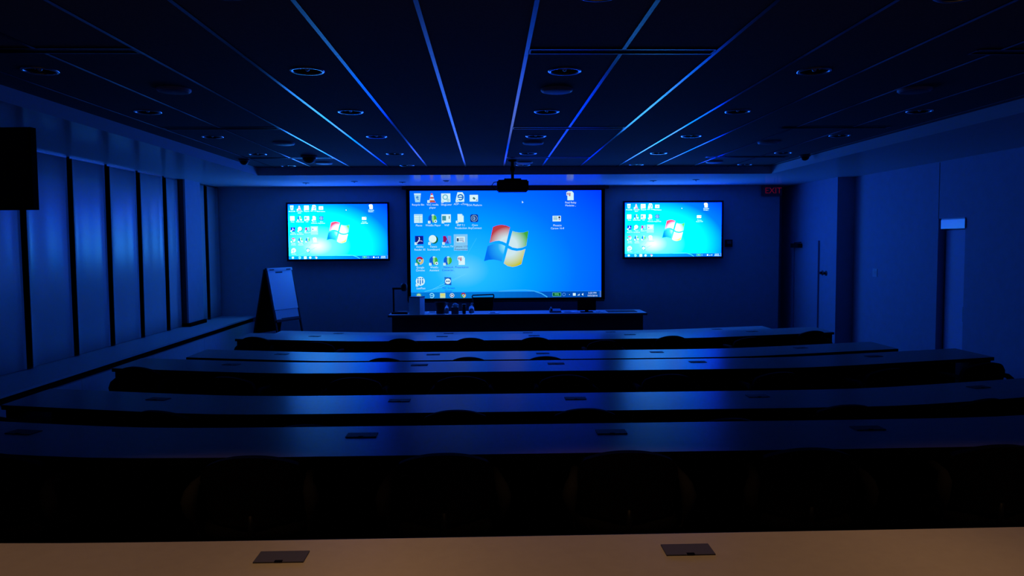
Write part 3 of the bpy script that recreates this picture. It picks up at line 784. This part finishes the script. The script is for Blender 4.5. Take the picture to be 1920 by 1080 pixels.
# ------------------------------------------------------------------ swivel chairs
def build_chair():
    t = thing('swivel_chair', '', 'chair')
    bm = B()   # backrest: curved shell, crowned top
    nx, nz = 16, 8
    F = []; K = []
    for j in range(nz + 1):
        v = j / nz; rf = []; rk = []
        for k in range(nx + 1):
            u = -1 + 2 * k / nx
            wz = 0.235 - 0.03 * (1 - v) - 0.035 * max(0, (v - .75) / .25) ** 2
            x = u * wz
            top = 0.79 - 0.055 * abs(u) ** 2.2
            bot = 0.47 + 0.02 * abs(u) ** 3
            z = bot + (top - bot) * v
            y = -0.20 + 0.075 * u * u - 0.04 * (v - .3)
            rf.append(bm.verts.new((x, y, z))); rk.append(bm.verts.new((x * 0.98, y + 0.045, z)))
        F.append(rf); K.append(rk)
    for j in range(nz):
        for k in range(nx):
            bm.faces.new((F[j][k], F[j][k + 1], F[j + 1][k + 1], F[j + 1][k])); bm.faces.new((K[j][k + 1], K[j][k], K[j + 1][k], K[j + 1][k + 1]))
        bm.faces.new((K[j][0], F[j][0], F[j + 1][0], K[j + 1][0])); bm.faces.new((F[j][nx], K[j][nx], K[j + 1][nx], F[j + 1][nx]))
    for k in range(nx):
        bm.faces.new((F[nz][k], F[nz][k + 1], K[nz][k + 1], K[nz][k])); bm.faces.new((K[0][k], K[0][k + 1], F[0][k + 1], F[0][k]))
    bmesh.ops.recalc_face_normals(bm, faces=bm.faces[:])
    obj('backrest', bm, M_fabric, t, smooth=True)
    bm = B()   # seat
    pts = [(0.245 * math.copysign(abs(math.cos(a)) ** .5, math.cos(a)), 0.06 + 0.235 * math.copysign(abs(math.sin(a)) ** .5, math.sin(a))) for a in [2 * PI * k / 32 for k in range(32)]]
    rings = [[bm.verts.new((x * s, 0.06 + (y - 0.06) * s, z)) for x, y in pts] for s, z in ((0.88, 0.39), (0.98, 0.405), (1.0, 0.43), (0.96, 0.455), (0.8, 0.465))]
    for a, b in zip(rings, rings[1:]):
        for k in range(32): bm.faces.new((a[k], a[(k + 1) % 32], b[(k + 1) % 32], b[k]))
    bm.faces.new(list(reversed(rings[0]))); bm.faces.new(rings[-1])
    obj('seat', bm, M_fabric, t, smooth=True)
    for s in (-1, 1):   # bowed arms, broad in the middle, running to a thin stem at the seat frame
        bm = B()
        P = [(s * 0.225, -0.10, 0.385), (s * 0.25, -0.14, 0.43), (s * 0.256, -0.16, 0.485), (s * 0.266, -0.17, 0.53), (s * 0.268, -0.175, 0.585), (s * 0.258, -0.17, 0.625), (s * 0.25, -0.15, 0.65), (s * 0.235, -0.05, 0.655), (s * 0.24, 0.10, 0.65)]
        tube(bm, P, [.008, .008, .013, .030, .036, .032, .022, .022, .02], 10)
        obj('armrest', bm, M_arm, t, smooth=True)
    bm = B(); tube(bm, [(0, 0.0, 0.385), (0, -0.15, 0.38), (0, -0.185, 0.43), (0, -0.185, 0.52)], 0.014, 8); obj('back_bracket', bm, M_black, t, smooth=True)
    bm = B(); lathe(bm, [(0.03, 0.09), (0.03, 0.25), (0.02, 0.25), (0.02, 0.40)], 14, (0, 0.05, 0)); obj('gas_column', bm, M_black, t, smooth=True)
    bm = B()
    for k in range(5):
        a = 2 * PI * k / 5 + 0.3
        obox(bm, (0.0, 0.05, 0.095), (0.27 * math.cos(a), 0.05 + 0.27 * math.sin(a), 0.07), 0.04, 0.025)
    obj('star_base', bm, M_black, t)
    for k in range(5):
        a = 2 * PI * k / 5 + 0.3
        bm = B(); lathe(bm, [(0.012, -0.022), (0.028, -0.018), (0.028, 0.018), (0.012, 0.022)], 14, (0.27 * math.cos(a), 0.05 + 0.27 * math.sin(a), 0.0285), axis='X')
        obj('caster', bm, M_black, t, smooth=True)
    return t
chair0 = build_chair()
CHX = [-3.14, -2.15, -1.13, -0.235, 0.62, 1.48, 2.42, 3.4, 4.5]
RN = {1: 'second row from the front', 2: 'third row from the front', 3: 'fourth row from the front', 4: 'fifth row from the front', 5: 'second nearest row'}
LOW = {(1, 1), (1, 5), (1, 7), (2, 0), (2, 1), (2, 5), (2, 6), (2, 7), (2, 8)} | {(3, k) for k in range(1, 8)} | {(4, 0), (4, 2), (4, 5), (4, 8), (3, 8)}
first = True
for i in range(1, 6):
    yn, dep, zt, zf, _ = ROWS[i]
    for k, x in enumerate(CHX):
        xx = x + random.uniform(-.02, .02)
        if i == 3 and k == 8: xx = 4.40
        if i == 3 and k == 0: xx = -3.12
        if i == 5: xx = [-3.0, -2.2, -1.07, -0.215, 0.63, 1.46, 2.33, 3.25, 4.3][k]
        back = 0.02 if i in (1, 2) else 0.06
        if (i, k) in LOW: back = 0.30
        loc = (xx, yn + bend(xx) - back + random.uniform(-.015, .015), zf)
        rz = math.atan((bend(xx + .1) - bend(xx - .1)) / .2) + random.uniform(-.06, .06)
        if back < 0.1:      # the back just clears the desk edge
            loc = (loc[0], yn + bend(xx) + 0.10 - back, zf)
        lab = 'black swivel chair, %s from the left at the %s' % (ORD[k], RN[i])
        grp = 'swivel chairs at the desk rows'
        if first:
            chair0.location = loc; chair0.rotation_euler = (0, 0, rz); chair0['label'] = lab; chair0['group'] = grp; first = False
        else: dup(chair0, loc, rz, lab, grp)

# ------------------------------------------------------------------ front desk and what stands on it
FZ = -0.16; DT = 0.79
t = thing('front_desk', 'long presenter desk with a dark body and pale top below the projection screen', 'desk', (0.5, 13.3, FZ))
bm = B(); box(bm, -2.26, 2.28, 0.0, 0.66, DT - FZ - 0.035, DT - FZ); obj('desktop', bm, M_lectop, t, bevel=0.004)
bm = B(); box(bm, -2.2, 2.22, 0.05, 0.09, 0.0, DT - FZ - 0.035); obj('front_panel', bm, M_lecbody, t)
for x0 in (-2.2, 2.18):
    bm = B(); box(bm, x0, x0 + 0.04, 0.09, 0.6, 0, DT - FZ - 0.035); obj('end_panel', bm, M_lecbody, t)
bm = B(); box(bm, -2.265, 2.285, -0.003, 0.0, DT - FZ - 0.04, DT - FZ - 0.003); obj('edge_band', bm, M_lecbody, t)

t = thing('document_camera', 'dark document camera on a post at the left end of the presenter desk', 'document camera', (-1.62, 13.55, DT))
bm = B(); box(bm, -0.1, 0.18, -0.10, 0.14, 0.0, 0.035); obj('base', bm, M_black, t, bevel=0.006)
bm = B(); box(bm, 0.0, 0.16, -0.08, 0.12, 0.035, 0.04); obj('stage', bm, M_dim, t)
bm = B(); box(bm, -0.085, -0.055, -0.015, 0.015, 0.035, 0.44); obj('post', bm, M_black, t, bevel=0.003)
bm = B(); box(bm, -0.09, 0.13, -0.018, 0.018, 0.43, 0.465); obj('arm', bm, M_black, t, bevel=0.003)
bm = B(); lathe(bm, [(0.03, 0.40), (0.055, 0.43), (0.058, 0.51), (0.04, 0.54), (0.01, 0.545)], 18, (0.115, 0, 0)); h = obj('camera_head', bm, M_black, t, smooth=True)
t = thing('carton', 'upright pale carton with a lighter side, left on the presenter desk', 'box', (-1.275, 13.48, DT), math.radians(-20))
bm = B(); box(bm, -0.105, 0.105, -0.1, 0.1, 0, 0.295); obj('body', bm, M_pale, t, bevel=0.003)
bm = B(); box(bm, -0.109, 0.109, -0.104, 0.104, 0.295, 0.31); obj('lid', bm, M_dim, t)
t = thing('tapered_bin', 'black tapered tub between the carton and the pump bottle', 'tub', (-0.86, 13.5, DT))
bm = B(); lathe(bm, [(0.072, 0), (0.075, 0.006), (0.095, 0.19), (0.1, 0.2), (0.09, 0.2), (0.07, 0.03)], 24); obj('tub', bm, M_black, t, smooth=True)
bm = B(); lathe(bm, [(0.1, 0.195), (0.104, 0.2), (0.1, 0.206)], 24, cap=False); obj('rim', bm, M_black, t, smooth=True)
def pump(x, y, label, hgt, r, m):
    t = thing('pump_bottle', label, 'bottle', (x, y, DT), 0, 'clear pump bottles')
    bm = B(); lathe(bm, [(r * .9, 0), (r, 0.01), (r, hgt * .5), (r * .85, hgt * .62), (r * .35, hgt * .74), (r * .33, hgt * .78)], 20); obj('bottle', bm, m, t, smooth=True)
    bm = B(); lathe(bm, [(r * .4, hgt * .78), (r * .4, hgt * .86), (r * .12, hgt * .87), (r * .12, hgt * .95)], 14); obj('collar', bm, M_white, t, smooth=True)
    bm = B(); box(bm, -r * .25, r * .8, -r * .22, r * .22, hgt * .95, hgt); obj('pump_head', bm, M_white, t, bevel=0.002)
pump(-0.745, 13.42, 'clear pump bottle with a white head right of the black tub', 0.2, 0.036, M_clear)
pump(-0.31, 13.46, 'round-shouldered clear pump bottle left of the presenter chair', 0.185, 0.048, M_clear)
t = thing('tissue_box', 'dark tissue box with a white tissue standing up', 'tissue box', (-0.6, 13.44, DT))
bm = B(); box(bm, -0.062, 0.062, -0.062, 0.062, 0, 0.12); obj('carton', bm, M_dim, t, bevel=0.004)
bm = B()
ring = [[bm.verts.new((r * math.cos(a) * (1 + .25 * math.sin(3 * a + z * 40)), r * math.sin(a) * .6, 0.12 + z)) for a in [2 * PI * k / 14 for k in range(14)]] for r, z in ((.03, 0), (.045, .018), (.055, .034), (.038, .052), (.02, .066), (.006, .072))]
for a, b in zip(ring, ring[1:]):
    for k in range(14): bm.faces.new((a[k], a[(k + 1) % 14], b[(k + 1) % 14], b[k]))
bm.faces.new(ring[-1]); obj('tissue', bm, M_paper, t, smooth=True)
t = thing('tumbler', 'slim black tumbler standing between tissue box and bottle', 'tumbler', (-0.44, 13.43, DT))
bm = B(); lathe(bm, [(0.028, 0), (0.03, 0.004), (0.038, 0.15), (0.034, 0.152)], 18); obj('cup', bm, M_black, t, smooth=True)
bm = B(); lathe(bm, [(0.039, 0.15), (0.04, 0.165), (0.03, 0.172), (0.01, 0.174)], 18); obj('lid', bm, M_black, t, smooth=True)
def sheet(x, y, wx, wy, rz, label):
    t = thing('paper_stack', label, 'papers', (x, y, DT), rz, 'papers on the presenter desk')
    bm = B(); box(bm, -wx, wx, -wy, wy, 0, 0.012); obj('sheets', bm, M_paper, t)
    bm = B(); box(bm, -wx * .7, wx * .3, -wy * .6, wy * .5, 0.012, 0.0135); obj('print', bm, M_print, t)
sheet(-1.0, 13.72, 0.11, 0.1, 0.2, 'loose papers behind the black tub')
sheet(-0.47, 13.66, 0.07, 0.1, -0.5, 'folded pale leaflet behind the slim tumbler')
sheet(0.08, 13.5, 0.09, 0.11, 0.1, 'small pale papers right of the presenter chair')
sheet(1.42, 13.52, 0.14, 0.09, 0.3, 'scattered papers left of the small monitor')
sheet(1.98, 13.5, 0.05, 0.05, 0.5, 'little pale note right of the small monitor')
t = thing('desk_phone', 'dark low telephone left of the small monitor', 'telephone', (1.18, 13.55, DT))
bm = B(); v = box(bm, -0.1, 0.1, -0.08, 0.08, 0, 0.03)
for q in (6, 7): v[q].co.z = 0.06
obj('body', bm, M_dim, t, bevel=0.004)
bm = B(); tube(bm, [(-0.07, -0.07, 0.05), (-0.07, -0.03, 0.062), (-0.07, 0.03, 0.075), (-0.07, 0.07, 0.075)], [.022, .015, .015, .022], 10); obj('handset', bm, M_black, t, smooth=True)
t = thing('small_monitor', 'black small monitor seen from behind on the right of the presenter desk', 'monitor', (1.745, 13.56, DT))
bm = B(); box(bm, -0.165, 0.165, -0.02, 0.015, 0.03, 0.235); obj('casing', bm, M_matte, t, bevel=0.006)
bm = B(); box(bm, -0.155, 0.155, 0.014, 0.018, 0.04, 0.225); obj('screen_glass', bm, M_black, t)
bm = B(); box(bm, -0.03, 0.03, -0.03, 0.0, 0.0, 0.05); box(bm, -0.11, 0.11, -0.08, 0.07, 0.0, 0.012); obj('stand', bm, M_matte, t)
t = thing('desk_mat', 'flat dark writing mat at the right end of the presenter desk', 'mat', (2.4, 13.62, DT))
bm = B(); box(bm, -0.28, 0.24, -0.16, 0.16, 0, 0.008); obj('mat', bm, M_lecbody, t, bevel=0.002)
bm = B(); box(bm, -0.28, 0.24, -0.16, -0.145, 0.008, 0.010); obj('edge_strip', bm, M_dim, t)

# presenter chair behind the desk
t = thing('presenter_chair', 'black high-backed presenter chair standing behind the desk', 'chair', (-0.1, 14.06, FZ), math.radians(186))
def frame_loop(bm, pts, r): tube(bm, pts + [pts[0]], r, 8)
bm = B()
outer = [(-0.20, -0.13, 1.235), (0.19, -0.13, 1.225), (0.20, -0.12, 1.21), (0.16, -0.10, 0.98), (0.10, -0.10, 0.80), (-0.12, -0.10, 0.80), (-0.18, -0.12, 1.0), (-0.205, -0.13, 1.2)]
frame_loop(bm, outer, 0.012); obj('back_frame', bm, M_black, t, smooth=True)
bm = B()
vv = [bm.verts.new(p) for p in ((-0.19, -0.13, 1.185), (0.185, -0.13, 1.185), (0.16, -0.10, 0.98), (0.10, -0.10, 0.80), (-0.12, -0.10, 0.80), (-0.18, -0.12, 1.0))]
bm.faces.new(vv); r = bmesh.ops.extrude_face_region(bm, geom=bm.faces[:])
bmesh.ops.translate(bm, verts=[e for e in r['geom'] if isinstance(e, bmesh.types.BMVert)], vec=(0, 0.012, 0))
obj('backrest', bm, M_matte, t)
bm = B(); box(bm, -0.24, 0.24, -0.06, 0.38, 0.44, 0.50); obj('seat', bm, M_fabric, t, bevel=0.02)
bm = B(); tube(bm, [(0, 0.1, 0.43), (0, -0.1, 0.45), (0, -0.12, 0.6), (0, -0.105, 0.85)], 0.018, 8); obj('back_bracket', bm, M_black, t, smooth=True)
bm = B(); lathe(bm, [(0.03, 0.1), (0.03, 0.28), (0.02, 0.28), (0.02, 0.45)], 14, (0, 0.14, 0)); obj('gas_column', bm, M_black, t, smooth=True)
bm = B()
for k in range(5):
    a = 2 * PI * k / 5; obox(bm, (0, 0.14, 0.1), (0.27 * math.cos(a), 0.14 + 0.27 * math.sin(a), 0.07), 0.04, 0.025)
obj('star_base', bm, M_black, t)
for k in range(5):
    a = 2 * PI * k / 5
    bm = B(); lathe(bm, [(0.012, -0.022), (0.028, -0.018), (0.028, 0.018), (0.012, 0.022)], 14, (0.27 * math.cos(a), 0.14 + 0.27 * math.sin(a), 0.029), axis='X'); obj('caster', bm, M_black, t, smooth=True)

# ------------------------------------------------------------------ flip chart easel
th = math.radians(63)
t = thing('flip_chart_easel', 'A-frame flip chart easel with pale pad, standing left of the presenter desk', 'easel', (-3.76, 13.68, FZ), th)
# local: x along the board (to the right and back), -y = the face side; board leans back from foot to top
def lean(z): return -0.39 + 0.36 * z / 1.78        # y of the front frame at height z
HW = 0.315
for s in (-1, 1):
    bm = B(); obox(bm, (s * HW, lean(0), 0.0), (s * HW, lean(1.78), 1.78), 0.03, 0.025); obj('front_leg', bm, M_black, t)
    bm = B(); obox(bm, (s * HW, 0.42, 0.0), (s * HW, 0.0, 1.76), 0.03, 0.025); obj('rear_leg', bm, M_black, t)
def slab(bm, x0, x1, z0, z1, d0, d1):
    v = [bm.verts.new((x, lean(z) + d, z)) for d in (d0, d1) for (x, z) in ((x0, z0), (x1, z0), (x1, z1), (x0, z1))]
    for q in ((0, 1, 2, 3), (7, 6, 5, 4), (0, 4, 5, 1), (1, 5, 6, 2), (2, 6, 7, 3), (3, 7, 4, 0)): bm.faces.new([v[i] for i in q])
bm = B(); slab(bm, -HW + .015, HW - .015, 0.86, 1.77, -0.005, 0.01); obj('front_board', bm, M_dim, t)
bm = B(); v = [bm.verts.new((x, 0.42 * (1 - z / 1.76) + d, z)) for d in (-0.008, 0.008) for (x, z) in ((-HW, 0.62), (HW, 0.62), (HW, 1.75), (-HW, 1.75))]
for q in ((0, 1, 2, 3), (7, 6, 5, 4), (0, 4, 5, 1), (1, 5, 6, 2), (2, 6, 7, 3), (3, 7, 4, 0)): bm.faces.new([v[i] for i in q])
obj('rear_board', bm, M_matte, t)
bm = B(); slab(bm, -HW + .01, HW - .02, 1.05, 1.73, -0.022, -0.006); pad = obj('paper_pad', bm, M_paper, t)
bm = B(); slab(bm, -HW + .02, -HW + .14, 0.885, 1.04, -0.02, -0.012); slab(bm, -HW + .14, HW - .03, 0.90, 1.045, -0.014, -0.008); obj('hanging_sheet', bm, M_pale, t)
bm = B(); slab(bm, -HW, HW, 1.73, 1.78, -0.03, 0.0); obj('clamp_bar', bm, M_pale, t)
bm = B(); slab(bm, -HW + .05, -HW + .16, 1.742, 1.756, -0.034, -0.029); slab(bm, HW - .16, HW - .05, 1.742, 1.756, -0.034, -0.029); obj('clamp_slot', bm, M_matte, t)
bm = B(); slab(bm, -0.12, 0.05, 1.69, 1.71, -0.0245, -0.0215); obj('pad_print', bm, M_print, t)
bm = B(); slab(bm, -HW, HW, 0.84, 0.87, -0.035, 0.01); obj('pen_tray', bm, M_black, t)

# ------------------------------------------------------------------ projector hung from the ceiling
t = thing('ceiling_projector', 'black projector hanging from the ceiling in front of the screen', 'projector', (0.354, 11.1, ZC))
bm = B(); lathe(bm, [(0.06, 0.0), (0.06, -0.015), (0.025, -0.03)], 18); obj('ceiling_plate', bm, M_matte, t, smooth=True)
bm = B(); tube(bm, [(0, 0, -0.02), (0, 0, -0.28)], 0.022, 12); lathe(bm, [(0.022, -0.17), (0.034, -0.15), (0.034, -0.11), (0.022, -0.09)], 12); obj('drop_pole', bm, M_matte, t, smooth=True)
bm = B(); box(bm, -0.12, 0.12, -0.1, 0.1, -0.29, -0.272); obox(bm, (0, 0, -0.275), (-0.2, 0, -0.30), 0.1, 0.012); obox(bm, (0, 0, -0.275), (0.2, 0, -0.30), 0.1, 0.012); obj('mount_bracket', bm, M_matte, t)
bm = B()
v = box(bm, -0.225, 0.225, -0.17, 0.2, -0.455, -0.295)
bmesh.ops.bevel(bm, geom=[e for e in bm.edges], offset=0.018, segments=2, affect='EDGES')
obj('body', bm, M_matte, t)
bm = B(); lathe(bm, [(0.05, 0.2), (0.05, 0.225), (0.04, 0.23)], 20, (0.09, 0, -0.375), axis='Y'); obj('lens', bm, M_black, t, smooth=True)
bm = B(); box(bm, -0.2, 0.2, -0.171, -0.168, -0.44, -0.32); obj('vent_grille', bm, M_black, t)
bm = B(); tube(bm, [(-0.2, -0.12, -0.32), (-0.27, -0.12, -0.33), (-0.305, -0.12, -0.38), (-0.26, -0.13, -0.43), (-0.2, -0.14, -0.43)], 0.006, 8); obj('cable', bm, M_matte, t, smooth=True)

# ------------------------------------------------------------------ dark display hanging at the left
t = thing('hanging_display', 'black switched-off display hanging from the left soffit, cut by the picture edge', 'display', (-4.36, 6.5, ZS), math.radians(-4))
bm = B(); box(bm, -0.615, 0.615, -0.02, 0.05, -0.775, -0.1); obj('back_case', bm, M_matte, t, bevel=0.006)
bm = B(); box(bm, -0.6, 0.6, -0.024, -0.019, -0.76, -0.115); obj('dark_screen', bm, M_black, t)
bm = B(); box(bm, -0.05, 0.05, 0.05, 0.075, -0.5, -0.02); box(bm, -0.12, 0.12, -0.02, 0.12, -0.02, 0.0); box(bm, -0.2, 0.2, 0.048, 0.065, -0.55, -0.3); obj('ceiling_mount', bm, M_matte, t)
